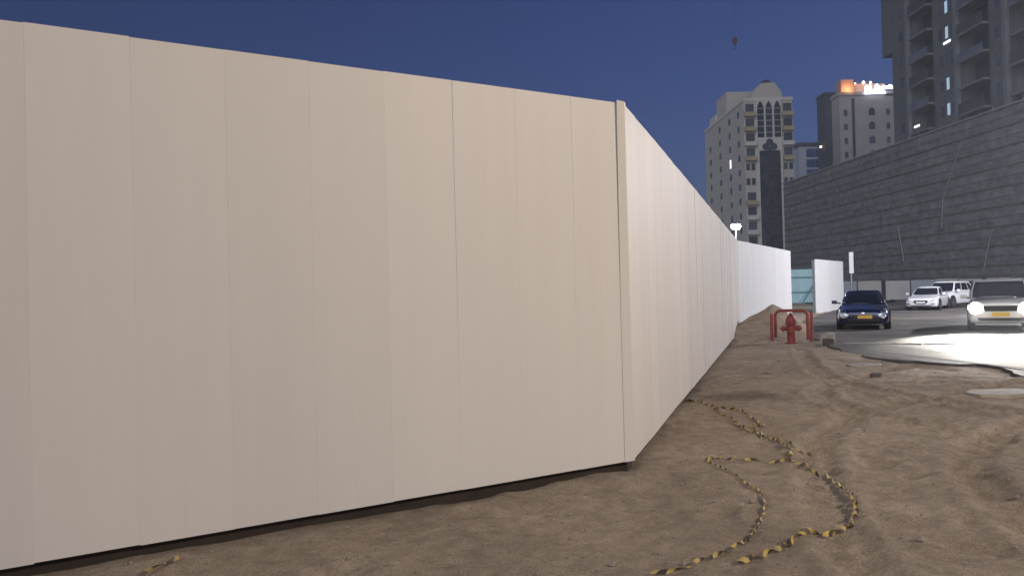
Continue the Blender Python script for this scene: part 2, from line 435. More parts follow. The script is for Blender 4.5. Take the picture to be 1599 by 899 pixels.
# ------------------------------------------------------------------ hoarding
C0 = Vector((1.09, 7.05)); DL = Vector((-0.861, -0.509)).normalized()
E1 = Vector((8.44, 28.1)); E2 = Vector((13.9, 37.6))
G0, G1 = Vector((18.6, 46.3)), Vector((22.9, 52.2))
PW = 0.59
def panel_mesh(name, wid, z0, z1, m):
    prof = [(0, -.0014), (.008, 0), (wid*.5-.02, 0), (wid*.5, -.0008), (wid*.5+.02, 0), (wid-.008, 0), (wid, -.0014), (wid, -.035), (0, -.035)]
    mb = MB(); mb.prism([(a, b) for a, b in prof], 'z', z0, z1)
    return mb.mesh(name, m)
def run(parent, a, b, m, z0, z1, flip, first=0.0, tilt=0.12, posts=True):
    """panels from a to b; local +y of a panel is the outer face"""
    d = (b-a); L = d.length; d.normalize()
    nrm = Vector((d.y, -d.x))              # right-hand side of travel
    n = int(math.ceil((L-first)/PW)); wid = (L-first)/n
    ang = math.atan2(d.y, d.x)
    me = [panel_mesh('panel', wid, z0, z1, m)] * 1
    for i in range(n):
        # travel direction flipped so that outward is local +y
        s = first + i*wid
        if flip: base = a + d*s; rz = ang
        else: base = a + d*(s+wid); rz = ang + math.pi
        # local +y must be the outward side
        o = obj('panel', me[0], parent, (base.x, base.y, rng.uniform(-.005, .005)), rz + R(rng.uniform(-tilt, tilt)))
        o.rotation_euler.x = R(rng.uniform(-.06, .06))
    if posts:
        out = Vector((-d.y, d.x)) if flip else Vector((d.y, -d.x))
        for zc in (z0+.35, (z0+z1)/2, z1-.35):
            p = a - out*.075; q = b - out*.075
            MB().tube([(p.x, p.y, zc), (q.x, q.y, zc)], .03, 4).build('rail', 'galv', parent)
        p = a - out*.07; q = b - out*.07
        MB().prism([(p.x, p.y), (q.x, q.y), (q.x-out.x*.05, q.y-out.y*.05), (p.x-out.x*.05, p.y-out.y*.05)], 'z', -.15, .11).build('base_shade_rail', 'timber_shade', parent)  # dark rail filling the gap, shade under the panels put into its colour
        k = max(2, int(L/2.4))
        pm = MB().box(-.04,.04,-.04,.04,-.15,z1-.05).mesh('post', 'galv')
        for i in range(k+1):
            p = a + d*(L*i/k*.985+.05) - out*.155
            obj('post', pm, parent, (p.x, p.y, 0), ang)
hoard = thing('hoarding_fence', 'tall beige metal sheet hoarding running along the sandy ground, bent at a capped corner', 'fence')
LEND = C0 + DL*10.6
# near run: outward side faces the camera.  travel from far-left end to the corner: outward = right-hand side
run(hoard, LEND, C0 - Vector(DL)*-0.02, 'hoard', 0.075, 3.40, False)
run(hoard, C0 + (E1-C0).normalized()*.02, E1, 'hoard', 0.075, 3.40, False, tilt=.6)
run(hoard, E1 + (E2-E1).normalized()*.02, E2, 'hoard_cold_lit', 0.03, 3.41, False, tilt=.25)
# bent corner flashing, its near flange sprung open at the top
def flashing():
    d2 = (E1-C0).normalized(); n1 = Vector((-DL.y, DL.x)); n1 = n1 if n1.y < 0 else -n1
    n2 = Vector((d2.y, -d2.x)); m = MB(); rows = 14; prof_n = 0
    for k in range(rows+1):
        z = 0.07 + (3.415-.07)*k/rows; op = 0.020*max(0, (k/rows-.35)/.65)**1.4
        pts = []
        e = C0 + (n1+n2).normalized()*.009
        wL = .105
        pts.append(C0 + DL*wL + n1*(.005+op))
        pts.append(C0 + DL*.012 + n1*(.0055+op*.06))
        for t in (0, .25, .5, .75, 1):
            nn = (n1*(1-t)+n2*t).normalized(); pts.append(C0 + nn*.006)
        pts.append(C0 + d2*.012 + n2*.0055)
        pts.append(C0 + d2*.05 + n2*.005)
        prof_n = len(pts)
        m.v += [(p.x, p.y, z) for p in pts]
    for k in range(rows):
        for i in range(prof_n-1):
            a = k*prof_n+i; m.f.append((a, a+1, a+1+prof_n, a+prof_n))
    o = m.build('corner_flashing', 'hoard', hoard)
    s = o.modifiers.new('thickness', 'SOLIDIFY'); s.thickness = .0015; s.offset = 0
flashing()
# far leaf beyond the gate opening
leaf = thing('hoarding_leaf', 'short hoarding section tinted as lit cold white beyond the gate opening, beside the dark blue car', 'fence')
run(leaf, G0, G1, 'hoard_cold_lit', -0.06, 3.28, False, tilt=.25)
MB().box(-.05,.05,-.05,.05,-.2,3.2).build('post', 'galv', leaf, loc=(G0.x-.1, G0.y+.05, 0), rz=.9)
# site fence seen from its back through the gate
inner = thing('site_fence', 'cyan-lit site fence with rails and slanting prop, seen from behind through the gate opening', 'fence')
tm = MB().box(-.5,.5,-.02,.02,-.1,3.35).mesh('panel', 'cyan_lit_panel')
for i in range(18):
    obj('panel', tm, inner, (14.5+i*1.005, 76.5+rng.uniform(-.01,.01), 0))
for z in (1.05, 2.55):
    MB().box(14, 32.0, 76.36, 76.46, z-.07, z+.07).build('rail', 'cyan_lit_frame', inner)
for x in (17, 21.5, 26, 29.4):
    MB().tube([(x+1.6, 76.3, 2.5), (x-.6, 75.2, -.1)], .07, 6).build('prop', 'cyan_lit_frame', inner)
    MB().box(x+1.6,x+1.72,76.3,76.36,-.1,3.3).build('post', 'cyan_lit_frame', inner)

# ------------------------------------------------------------------ street lamps
def street_lamp(x, y, h, label, rz, color, power, lens_m='lamp_lens', arm=1.0, group=None, radius=.16):
    z0 = hz(x, y) if not inside_road(np.array([x]), np.array([y]))[0] else ROADZ
    t = thing('street_lamp', label, 'street lamp', (x, y, z0), rz, group)
    MB().lathe([(.16, 0), (.16, .03), (.11, .05), (.09, .4), (.055, h-.1), (.055, h)], 14).build('pole', 'galv', t, True)
    MB().tube([(0, 0, h-.15), (.15, 0, h+.12), (arm*.5, 0, h+.22), (arm, 0, h+.25)], .035, 8).build('arm', 'galv', t, True)
    MB().add([(arm-.1,-.09,h+.21),(arm+.6,-.15,h+.2),(arm+.6,.15,h+.2),(arm-.1,.09,h+.21),(arm-.1,-.05,h+.31),(arm+.5,-.1,h+.33),(arm+.5,.1,h+.33),(arm-.1,.05,h+.31)],
             [(0,3,2,1),(4,5,6,7),(0,1,5,4),(1,2,6,5),(2,3,7,6),(3,0,4,7)]).build('lamp_head', 'galv', t)
    MB().lathe([(.24, h+.195), (.23, h+.13), (.14, h+.09), (.02, h+.08)], 16, at=(arm+.3, 0, 0)).build('lens', lens_m, t, True)
    l = bpy.data.lights.new('lamp_light', 'POINT'); l.energy = power; l.color = color; l.shadow_soft_size = radius
    o = bpy.data.objects.new('lamp_light', l); col.objects.link(o); o.parent = t; o.location = (arm+.3, 0, h-.12)
    return t
t = thing('post_lamp', 'lit white lamp on a slim pole rising behind the hoarding', 'street lamp', (17.9, 60, hz(17.9, 60)))
MB().lathe([(.14, 0), (.14, .03), (.08, .05), (.07, .4), (.045, 6.2), (.07, 6.22), (.07, 6.3)], 12).build('pole', 'sign_w', t, True)
MB().lathe([(.10, 6.302), (.30, 6.36), (.38, 6.52), (.35, 6.66), (.24, 6.70)], 18).build('lamp_globe', 'globe', t, True)
MB().lathe([(.30, 6.702), (.30, 6.74), (.10, 6.80), (.02, 6.81)], 18).build('cap', 'galv', t, True)
street_lamp(14.0, -3.0, 9.0, 'warm street lamp by the road edge behind the sandy plot', 2.2, (1.0, .83, .64), 6200, arm=1.2)
street_lamp(31.0, 33.0, 9.0, 'cool white street lamp across the road from the gate', 2.9, (.97, .95, 1.0), 15500, arm=1.2)

# ------------------------------------------------------------------ hydrant and guards
hx, hy = 8.25, 22.45
t = thing('fire_hydrant', 'red fire hydrant with two side outlets standing on the sand', 'hydrant', (hx, hy, hz(hx, hy)-.02), -0.25); t.scale = (1.12, 1.12, 1.12)
MB().lathe([(.17,0),(.17,.04),(.115,.05),(.105,.10),(.105,.50),(.15,.51),(.15,.55),(.125,.56)], 20).build('barrel', 'red_paint', t, True)
MB().lathe([(.13,.555),(.135,.60),(.12,.68),(.085,.745),(.045,.775),(.035,.78),(.035,.83),(.012,.835)], 20).build('bonnet', 'red_paint', t, True)
for s in (-1, 1):
    n = MB().lathe([(.06,.09*s),(.06,.17*s)], 14, 'x', (0,0,.42)).build('outlet', 'red_paint', t, True)
    MB().lathe([(.075,.17*s),(.075,.235*s),(.03,.24*s),(.03,.275*s)], 8, 'x', (0,0,.42)).build('cap', 'red_dull', n)
n = MB().lathe([(.075,-.09),(.075,-.17)], 16, 'y', (0,0,.38)).build('outlet', 'red_paint', t, True)
MB().lathe([(.092,-.17),(.092,-.225),(.03,-.23),(.03,-.26)], 8, 'y', (0,0,.38)).build('cap', 'red_dull', n)
def bollard(x, y, h, label):
    t = thing('guard_post', label, 'bollard', (x, y, hz(x, y)-.05))
    MB().lathe([(.05,0),(.05,h-.03),(.04,h-.01),(.015,h)], 14).build('pipe', 'red_dull', t, True)
    MB().lathe([(.12,0),(.12,.06),(.06,.065)], 14).build('footing', 'concrete', t, True)
bollard(7.87, 23.0, .90, 'short red pipe post on the fence side of the hydrant')
bollard(8.93, 22.6, .93, 'red pipe post on the road side of the hydrant')
def hoop(a, b, h, label):
    a, b = Vector(a), Vector(b); za, zb = hz(*a)-.05, hz(*b)-.05
    c = (a+b)/2; t = thing('guard_hoop', label, 'guard rail', (c.x, c.y, min(za, zb)))
    pts = [(a-c).to_tuple()+(0,), (a-c).to_tuple()+(h-.16,)]
    d = (b-a).normalized()
    for g in (25, 50, 75): pts.append(((a-c)+d*.16*(1-math.cos(R(g)))).to_tuple()+(h-.16+.16*math.sin(R(g)),))
    pts.append(((a-c)+d*.17).to_tuple()+(h,)); pts.append(((b-c)-d*.17).to_tuple()+(h,))
    for g in (75, 50, 25): pts.append(((b-c)-d*.16*(1-math.cos(R(g)))).to_tuple()+(h-.16+.16*math.sin(R(g)),))
    pts += [(b-c).to_tuple()+(h-.16,), (b-c).to_tuple()+(0,)]
    MB().tube(pts, .046, 12).build('pipe', 'red_dull', t, True)
    for q in (a-c, b-c): MB().lathe([(.11,0),(.11,.06),(.048,.065)], 12, at=(q.x, q.y, 0)).build('footing', 'concrete', t, True)
hoop((8.14, 23.45), (9.02, 23.15), .98, 'red bent pipe guard hoop standing behind the hydrant')

# ------------------------------------------------------------------ barrier tapes
TA = [(2.54,11.3),(2.68,10.9),(2.76,10.43),(2.98,10.17),(3.04,9.76),(3.01,9.27),(2.97,9.05),(2.86,9.07),(2.81,8.42),(2.86,8.04),(2.89,7.72),(2.96,7.53)]
TB = [(2.73,10.32),(2.75,9.71),(2.72,8.93),(2.8,8.39),(2.81,7.98),(2.75,7.56),(2.61,7.35),(2.7,7.27),(2.77,6.93),(2.73,6.52),(2.67,6.12),(2.6,5.84),(2.49,5.59),(2.35,5.39),(2.17,5.21),(2.02,5.14),(1.9,5.08),(1.78,4.96),(1.63,4.81),(1.51,4.73),(1.39,4.63),(1.31,4.59)]
TC = [(2.66,7.33),(2.35,7.35),(2.11,7.42),(1.91,7.47),(1.87,7.39),(1.93,7.02),(1.98,6.6),(1.99,6.23),(1.93,5.91),(1.81,5.59),(1.66,5.28),(1.5,5.03),(1.35,4.85),(1.2,4.71),(1.03,4.53),(.87,4.42),(.77,4.45)]
def tape(pts, label, seed, wid, base_tw):
    c = crspline(pts, .015); r2 = random.Random(seed)
    z = height(c[:, 0], c[:, 1]); ker = np.ones(9)/9; z = np.convolve(np.pad(z, 4, 'edge'), ker, 'valid')
    s = np.concatenate([[0], np.cumsum(np.hypot(*np.diff(c, axis=0).T))])
    rate = 2*math.pi/np.clip(.50 + .9*np.array([vnoise(np.array([q*1.3+seed*11]), np.array([seed*3.7]))[0] for q in s]), .2, 1.3)
    tw = base_tw + np.concatenate([[0], np.cumsum(rate[1:]*np.diff(s))])
    me_v, me_f, uv = [], [], []
    n = len(c)
    for i in range(n):
        d = c[min(i+1, n-1)]-c[max(i-1, 0)]; d = d/np.linalg.norm(d); nx, ny = -d[1], d[0]
        a = tw[i]; h = wid/2
        lift = abs(math.sin(a))*h*.8 + .010
        for k in (-1, 0, 1):
            bow = .004*(1-k*k)
            me_v.append((c[i][0]+nx*k*h*math.cos(a)-nx*math.sin(a)*bow, c[i][1]+ny*k*h*math.cos(a)-ny*math.sin(a)*bow, z[i]+lift+k*h*math.sin(a)+bow))
    for i in range(n-1):
        for k in (0, 1):
            q = i*3+k; me_f.append((q, q+1, q+4, q+3))
    me = bpy.data.meshes.new('barrier_tape'); me.from_pydata(me_v, [], me_f)
    ul = me.uv_layers.new(name='UVMap')
    for p in me.polygons:
        p.use_smooth = True
        for li in p.loop_indices:
            vi = me.loops[li].vertex_index; ul.data[li].uv = (s[vi//3]/.115, (vi % 3)*wid/2/.115)
    me.materials.append(MATS['tape'])
    tag(obj('barrier_tape', me), label, 'tape')
tape(TA, 'yellow and black hazard tape coming out from under the hoarding', 1, .038, .6)
tape(TB, 'long yellow and black hazard tape curling in a wide arc on the sand', 2, .042, .7)
tape(TC, 'thin twisted hazard tape curling inside the wider tape arc', 3, .027, 1.1)
tape([(-2.3,4.62),(-2.28,4.75),(-2.24,4.84),(-2.2,4.9)], 'scrap of yellow and black tape at the foot of the near hoarding', 4, .03, .9)

# ------------------------------------------------------------------ loose things on the sand
def chunk(name, label, cat, x, y, sx, sy, sz, rz, m, seed, sink=.03):
    r2 = random.Random(seed); n = 9; mb = MB()
    ring = []
    for k in range(n):
        g = 2*math.pi*k/n + r2.uniform(-.2, .2); q = r2.uniform(.8, 1.1)
        ring.append((math.cos(g)*sx*q, math.sin(g)*sy*q))
    vs = [(a, b, -.05) for a, b in ring] + [(a*r2.uniform(.93, 1), b*r2.uniform(.93, 1), sz*r2.uniform(.75, 1.0)) for a, b in ring] + [(0, 0, sz*1.02)]
    fs = [(i, (i+1) % n, n+(i+1) % n, n+i) for i in range(n)] + [(n+i, n+(i+1) % n, 2*n) for i in range(n)] + [tuple(range(n))[::-1]]
    mb.add(vs, fs); o = mb.build(name, m, loc=(x, y, hz(x, y)-sink+.03), rz=rz); tag(o, label, cat); return o
chunk('concrete_slab', 'pale flat broken slab half buried in the sand near the road edge', 'slab', 7.15, 11.15, .62, .34, .045, .2, 'sheet', 3, .04)
chunk('concrete_block', 'pale concrete block at the road edge beside the hydrant guards', 'concrete block', 9.05, 21.75, .26, .2, .34, .3, 'concrete', 5)
chunk('rubble_lump', 'dark lump of rubble in front of the concrete block by the hydrant', 'rubble', 8.72, 20.95, .17, .13, .2, .1, 'rubble', 8)
chunk('asphalt_lump', 'small dark asphalt lump lying on the sand off the road edge', 'rubble', 6.5, 13.6, .14, .1, .07, .5, 'rubble', 9)
chunk('mortar_patch', 'flat pale crust of dried mortar on the sand before the kerb', 'debris', 7.35, 15.9, .5, .3, .035, .8, 'sheet', 12)
def gravel():
    mb = MB(); r2 = random.Random(4)
    for i in range(2600):
        y = 3.2 + 14*r2.random()**1.6; x = r2.uniform(-.9*y*.65, .7*y)
        # keep clear of the hoarding
        a = Vector((x, y)) - C0
        if a.dot(Vector((-.509, .861))) > -.02 and x < C0.x + (y-C0.y)*.36 + .1: continue
        if x > C0.x and y > C0.y and x < C0.x+(y-C0.y)*.36: continue
        q = r2.choice((.006, .008, .008, .011, .016)) * (1 if r2.random() < .97 else 2); z = hz(x, y)
        p = [(q*r2.uniform(.7, 1.4), 0, 0), (-q*r2.uniform(.7, 1.4), 0, 0), (0, q*r2.uniform(.7, 1.3), 0), (0, -q*r2.uniform(.7, 1.3), 0), (q*.2, 0, q*r2.uniform(.5, .9)), (0, 0, -q*.6)]
        mb.add([(x+u, y+v, z+w_+q*.2) for u, v, w_ in p], [(0,2,4),(2,1,4),(1,3,4),(3,0,4),(2,0,5),(1,2,5),(3,1,5),(0,3,5)])
    tag(mb.build('gravel', 'stone'), 'small brown pebbles scattered over the sand', 'gravel', kind='stuff')
gravel()

# ------------------------------------------------------------------ vehicles
SEC = [(0,0),(.80,0),(.93,.05),(.985,.2),(1.0,.45),(.985,.66),(.95,.82),(.86,.93),(.66,.985),(.35,1.005),(0,1.012)]
def loft(stations, sub=5):
    st = crspline(stations, .12); nsec = len(SEC)*2-2
    v, f = [], []
    for y, zt, hw, zb in st:
        half = [(hw*a, zb+(zt-zb)*b) for a, b in SEC]
        ring = [(x, y, z) for x, z in half] + [(-x, y, z) for x, z in half[-2:0:-1]]
        v += ring
    n = len(st)
    for i in range(n-1):
        for k in range(nsec): f.append((i*nsec+k, i*nsec+(k+1) % nsec, (i+1)*nsec+(k+1) % nsec, (i+1)*nsec+k))
    f.append(tuple(range(nsec))[::-1]); f.append(tuple((n-1)*nsec+k for k in range(nsec)))
    return v, f
def car(name, label, cat, loc, rz, paint, S, group='vehicles around the road'):
    t = thing(name, label, cat, loc, rz, group)
    v, f = loft(S['body']); mb = MB().add(v, f); mb.build('body', paint, t, True)
    bvh = BVHTree.FromPolygons([Vector(p) for p in v], f)
    def patch(nm, outline, m, parent=None, off=.008, thick=.03, side=None):
        n = len(outline); cx = sum(p[0] for p in outline)/n; cz = sum(p[1] for p in outline)/n
        vs = []; o = []
        def hit(a, b):
            h = bvh.ray_cast(Vector((a, -1, b)), Vector((0, 1, 0)))
            return h[0].y if h[0] is not None else None
        yc = hit(cx, cz); yc = .1 if yc is None else yc
        for q in (1, .7, .35):
            for a, b in outline:
                A, B = cx+(a-cx)*q, cz+(b-cz)*q; y = hit(A, B); y = yc+.05 if y is None else y
                vs.append((A, min(y, yc+.35)-off, B))
        vs.append((cx, yc-off, cz))
        back = [(a, vs[i][1]+thick, b) for i, (a, b) in enumerate(outline)]
        fs = []
        for r in (0, 1):
            for i in range(n): fs.append((r*n+i, r*n+(i+1) % n, (r+1)*n+(i+1) % n, (r+1)*n+i))
        for i in range(n): fs.append((2*n+i, 2*n+(i+1) % n, 3*n))
        fs += [(i, (i+1) % n, 3*n+1+(i+1) % n, 3*n+1+i) for i in range(n)] + [tuple(range(3*n+1, 4*n+1))]
        return MB().add(vs+back, fs).build(nm, m, parent or t, True)
    # greenhouse: base and roof outlines
    yb0, yb1, wb, zb = S['gh_base']; yt0, yt1, wt, zt = S['gh_roof']
    def ring(y0, y1, w0, z, nose):
        return [(-w0*.93, y0+nose, z), (-w0*.5, y0+nose*.25, z), (0, y0, z), (w0*.5, y0+nose*.25, z), (w0*.93, y0+nose, z),
                (w0, y0+(y1-y0)*.35, z), (w0, y0+(y1-y0)*.68, z), (w0*.92, y1-.08, z), (w0*.5, y1, z), (-w0*.5, y1, z), (-w0*.92, y1-.08, z), (-w0, y0+(y1-y0)*.68, z), (-w0, y0+(y1-y0)*.35, z)]
    B = [Vector(p) for p in ring(yb0, yb1, wb, zb, .16)]; T = [Vector(p) for p in ring(yt0, yt1, wt, zt-.05, .10)]
    n = len(B); mid = [(b*.45+q*.55)+Vector((b.x*.03, 0, 0)) for b, q in zip(B, T)]
    T2 = [Vector((q.x*.9, q.y+(.06 if q.y < (yt0+yt1)/2 else -.06), zt)) for q in T]
    top = Vector((0, (yt0+yt1)/2, zt+.02))
    vs = B+mid+T+T2+[top]; fs = []
    for r in range(3): fs += [(r*n+i, r*n+(i+1) % n, (r+1)*n+(i+1) % n, (r+1)*n+i) for i in range(n)]
    fs += [(3*n+i, 3*n+(i+1) % n, 4*n) for i in range(n)]
    MB().add(vs, fs).build('cabin', paint, t, True)
    cen = Vector((0, (yb0+yb1)/2, (zb+zt)/2))
    def glass(nm, i0, i1, a0, a1, m0=.06, m1=.06, off=.006):
        N = 8; M = 6; vs, fs = [], []
        def pt(arr, s): k = int(min(s, len(arr)-1.0001)); return arr[k].lerp(arr[k+1], s-k)
        idx = [i % n for i in range(i0, i1+1)]
        bb, mm, tt = [B[i] for i in idx], [mid[i] for i in idx], [T[i] for i in idx]
        for j in range(M+1):
            h = a0+(a1-a0)*j/M
            for i in range(N+1):
                s = (m0+(1-m0-m1)*i/N)*(len(idx)-1)
                p = pt(bb, s).lerp(pt(mm, s), h/.55) if h < .55 else pt(mm, s).lerp(pt(tt, s), (h-.55)/.45)
                d = (p-cen); d.z *= .4; d.normalize(); vs.append(p+d*off)
        for j in range(M):
            for i in range(N): q = j*(N+1)+i; fs.append((q, q+1, q+N+2, q+N+1))
        o = MB().add(vs, fs).build(nm, S.get('glass', 'car_glass'), t, True)
        sm = o.modifiers.new('thickness', 'SOLIDIFY'); sm.thickness = .004
        return o
    glass('windscreen', 0, 4, .06, .95, .03, .03)
    glass('side_window', 4, 5, .16, .90, .12, .04); glass('side_window', 5, 6, .16, .90, .05, .05); glass('side_window', 6, 7, .18, .88, .05, .25)
    glass('side_window', 10, 11, .18, .88, .25, .05); glass('side_window', 11, 12, .16, .90, .05, .05); glass('side_window', 12, 13, .16, .90, .04, .12)
    glass('rear_window', 7, 10, .12, .92, .08, .08)
    # wheels
    r = S['r']; W = S['W']
    am = MB().lathe([(r+.06, -.10), (r+.06, .10)], 24, 'x').mesh('wheel_arch', 'black_plastic')
    tm_ = MB().lathe([(r*.66,-.11),(r*.93,-.11),(r,-.08),(r,.08),(r*.93,.11),(r*.66,.11)], 26, 'x').mesh('tyre', 'tyre', True)
    rm_ = MB().lathe([(r*.66,-.10),(r*.62,.112),(r*.5,.10),(r*.2,.115),(r*.1,.115)], 20, 'x').mesh('rim', 'rim', True)
    for yy in S['axles']:
        for s in (-1, 1):
            obj('wheel_arch', am, t, (s*(W-.092), yy, r+.02))
            wt_ = obj('wheel', tm_, t, (s*(W-.095), yy, r), 0 if s > 0 else math.pi)
            obj('rim', rm_, wt_, (.004, 0, 0))
    for s in (-1, 1):
        q = MB().tube([(s*(wb*.98), yb0+.38, zb+.04), (s*(W+.06), yb0+.36, zb+.07)], .025, 6).build('mirror', 'black_plastic', t)
        MB().add([(s*(W+.02),yb0+.30,zb+.02),(s*(W+.2),yb0+.33,zb+.03),(s*(W+.2),yb0+.33,zb+.15),(s*(W+.02),yb0+.30,zb+.16),
                  (s*(W+.03),yb0+.40,zb+.03),(s*(W+.19),yb0+.41,zb+.04),(s*(W+.19),yb0+.41,zb+.14),(s*(W+.03),yb0+.40,zb+.15)],
                 [(0,1,2,3),(4,5,6,7),(0,1,5,4),(1,2,6,5),(2,3,7,6),(3,0,4,7)]).build('mirror_shell', paint, q)
        o = S['lamp']; patch('headlight', [(s*a, b) for a, b in o], S.get('lamp_m', 'lens_clear'), off=.012)
        if 'fog' in S: patch('fog_lamp', [(s*a, b) for a, b in S['fog']], 'black_plastic', off=.008)
    patch('grille', S['grille'], 'black_plastic', off=.010)
    if 'intake' in S: patch('lower_intake', S['intake'], 'black_plastic', off=.008)
    px, pz, pm = S['plate']
    patch('number_plate', [(px-.24,pz-.06),(px+.24,pz-.06),(px+.24,pz+.06),(px-.24,pz+.06)], pm, off=.024)
    if 'badge' in S:
        patch('badge', [(.05*math.cos(R(g)), S['badge']+.04*math.sin(R(g))) for g in range(0, 360, 40)], 'chrome', off=.022)
    ry = S['L']
    for s in (-1, 1):
        MB().box(min(s*.55,s*.8)*W/.9, max(s*.55,s*.8)*W/.9, ry-.14, ry-.02, .72, .86).build('tail_light', 'red_paint', t)
    return t

SEDAN = dict(L=4.5, W=.89, r=.315, axles=(.86, 3.5),
    body=[(0,.60,.62,.33),(.05,.68,.76,.25),(.22,.745,.84,.20),(.7,.84,.88,.18),(1.2,.92,.89,.18),(2.2,.94,.89,.18),(3.4,.97,.89,.18),(4.0,.99,.87,.2),(4.4,.95,.80,.27),(4.5,.82,.70,.38)],
    gh_base=(1.1, 4.1, .79, .90), gh_roof=(1.95, 3.1, .60, 1.40),
    lamp=[(.46,.55),(.52,.46),(.64,.43),(.76,.48),(.82,.60),(.80,.73),(.71,.755),(.58,.68)],
    grille=[(-.30,.43),(.30,.43),(.36,.50),(.34,.54),(-.34,.54),(-.36,.50)], intake=[(-.60,.27),(.60,.27),(.66,.36),(.52,.41),(-.52,.41),(-.66,.36)],
    plate=(.06,.475,'plate_y'), badge=.62)
BLUE = dict(SEDAN)
WHITE = dict(SEDAN, lamp=[(.48,.56),(.66,.52),(.80,.58),(.82,.66),(.70,.67)],
    grille=[(-.24,.36),(.24,.36),(.40,.52),(.36,.60),(-.36,.60),(-.40,.52)], intake=[(-.5,.25),(.5,.25),(.55,.30),(-.55,.30)],
    fog=[(.54,.34),(.76,.36),(.78,.44),(.60,.42)], plate=(0,.47,'plate_w'))
WHITE.pop('badge')
SUV = dict(L=4.6, W=.93, r=.37, axles=(.88, 3.6),
    body=[(0,.72,.70,.40),(.05,.86,.82,.32),(.2,.95,.89,.28),(.7,1.02,.92,.26),(1.2,1.07,.93,.26),(2.4,1.09,.93,.26),(3.6,1.11,.93,.26),(4.3,1.08,.90,.30),(4.6,.95,.82,.42)],
    gh_base=(1.1, 4.5, .84, 1.03), gh_roof=(1.75, 4.1, .66, 1.70),
    lamp=[(.52,.68),(.70,.64),(.84,.70),(.86,.80),(.74,.82)], grille=[(-.42,.56),(.42,.56),(.48,.74),(-.48,.74)],
    intake=[(-.6,.36),(.6,.36),(.62,.46),(-.62,.46)], fog=[(.62,.46),(.80,.48),(.80,.58),(.66,.56)], plate=(0,.5,'plate_w'))
VAN = dict(L=4.7, W=.92, r=.37, axles=(.85, 3.55),
    body=[(0,.90,.80,.38),(.05,.97,.87,.30),(.18,1.02,.90,.27),(.6,1.06,.92,.26),(1.1,1.10,.92,.26),(2.4,1.11,.92,.26),(4.2,1.11,.92,.28),(4.62,1.05,.89,.32),(4.7,.95,.84,.42)],
    gh_base=(.85, 4.62, .88, 1.04), gh_roof=(1.35, 4.4, .76, 1.70),
    lamp=[((.70+.205*math.cos(R(g))), .77+.185*math.sin(R(g))) for g in range(0, 360, 24)], lamp_m='headlamp', glass='glare_glass',
    grille=[(-.44,.66),(.44,.66),(.48,.84),(-.48,.84)], intake=[(-.62,.35),(.62,.35),(.64,.45),(-.64,.45)], plate=(0,.56,'plate_y'))

car('parked_car', 'dark blue sedan with yellow number plate parked beside the cold-lit hoarding leaf', 'car', (12.6, 27.2, ROADZ), math.asin(-.43), 'blue_paint', BLUE)
car('parked_car', 'white sedan with wide dark hexagonal grille parked in front of a white SUV', 'car', (24.4, 45.2, ROADZ), math.asin(-.64), 'white_paint', WHITE)
car('parked_car', 'white SUV parked behind the white sedan, its flank showing', 'car', (26.6, 48.0, ROADZ), math.asin(-.80), 'white_paint', SUV)
car('parked_car', 'dark grey SUV parked by the boundary fence, half hidden behind the silver SUV', 'car', (33.6, 55.5, ROADZ), math.asin(-.7), 'grey_paint', SUV)
vrz = math.asin(-.52)
van = car('moving_car', 'boxy pale silver SUV with both headlights lit, driving on the road', 'car', (15.75, 24.4, ROADZ), vrz, 'silver_paint', VAN)
for s in (-1, 1):
    l = bpy.data.lights.new('headlight_beam', 'SPOT'); l.energy = 22000; l.spot_size = R(30); l.spot_blend = .9; l.color = (1, .95, .86); l.shadow_soft_size = .08
    o = bpy.data.objects.new('headlight_beam', l); col.objects.link(o); o.parent = van; o.location = (s*.70, -.12, .77)
    o.rotation_euler = Vector((.0, 1, .30)).to_track_quat('Z', 'Y').to_euler(); o.scale = (2.3, 1, 1)

# ------------------------------------------------------------------ sign and boundary fence across the road
t = thing('sign_post', 'tall narrow white sign on a grey pole behind the blue car', 'sign', (25.6, 57, ROADZ))
MB().lathe([(.06,0),(.06,4.1)], 10).build('pole', 'galv', t, True)
MB().box(-.16,.16,-.10,-.05,2.5,4.1).build('sign_board', 'sign_w', t)
bf = thing('boundary_fence', 'low fence of pale grey panels with dark gaps along the far side of the road', 'fence', (0, 0, 0))
x = 33.2; i = 0
gaps = {4: .55}
while x < 57:
    wd = rng.uniform(2.35, 2.6); mtl = 'fence_g' if i in (0, 3) else 'fence_p'
    MB().box(0, wd-.06, 0, .08, 0, 2.0+rng.uniform(-.06, .1)).build('panel', mtl, bf, loc=(x, 78.2+rng.uniform(-.06, .06), ROADZ-.03))
    gp = .45 if i in (1, 5) else .05
    MB().box(-.04, gp if gp > .1 else .04, .1, .2, 0, 2.05).build('post', 'dark_steel', bf, loc=(x+wd, 78.2, ROADZ-.03))
    x += wd+gp; i += 1

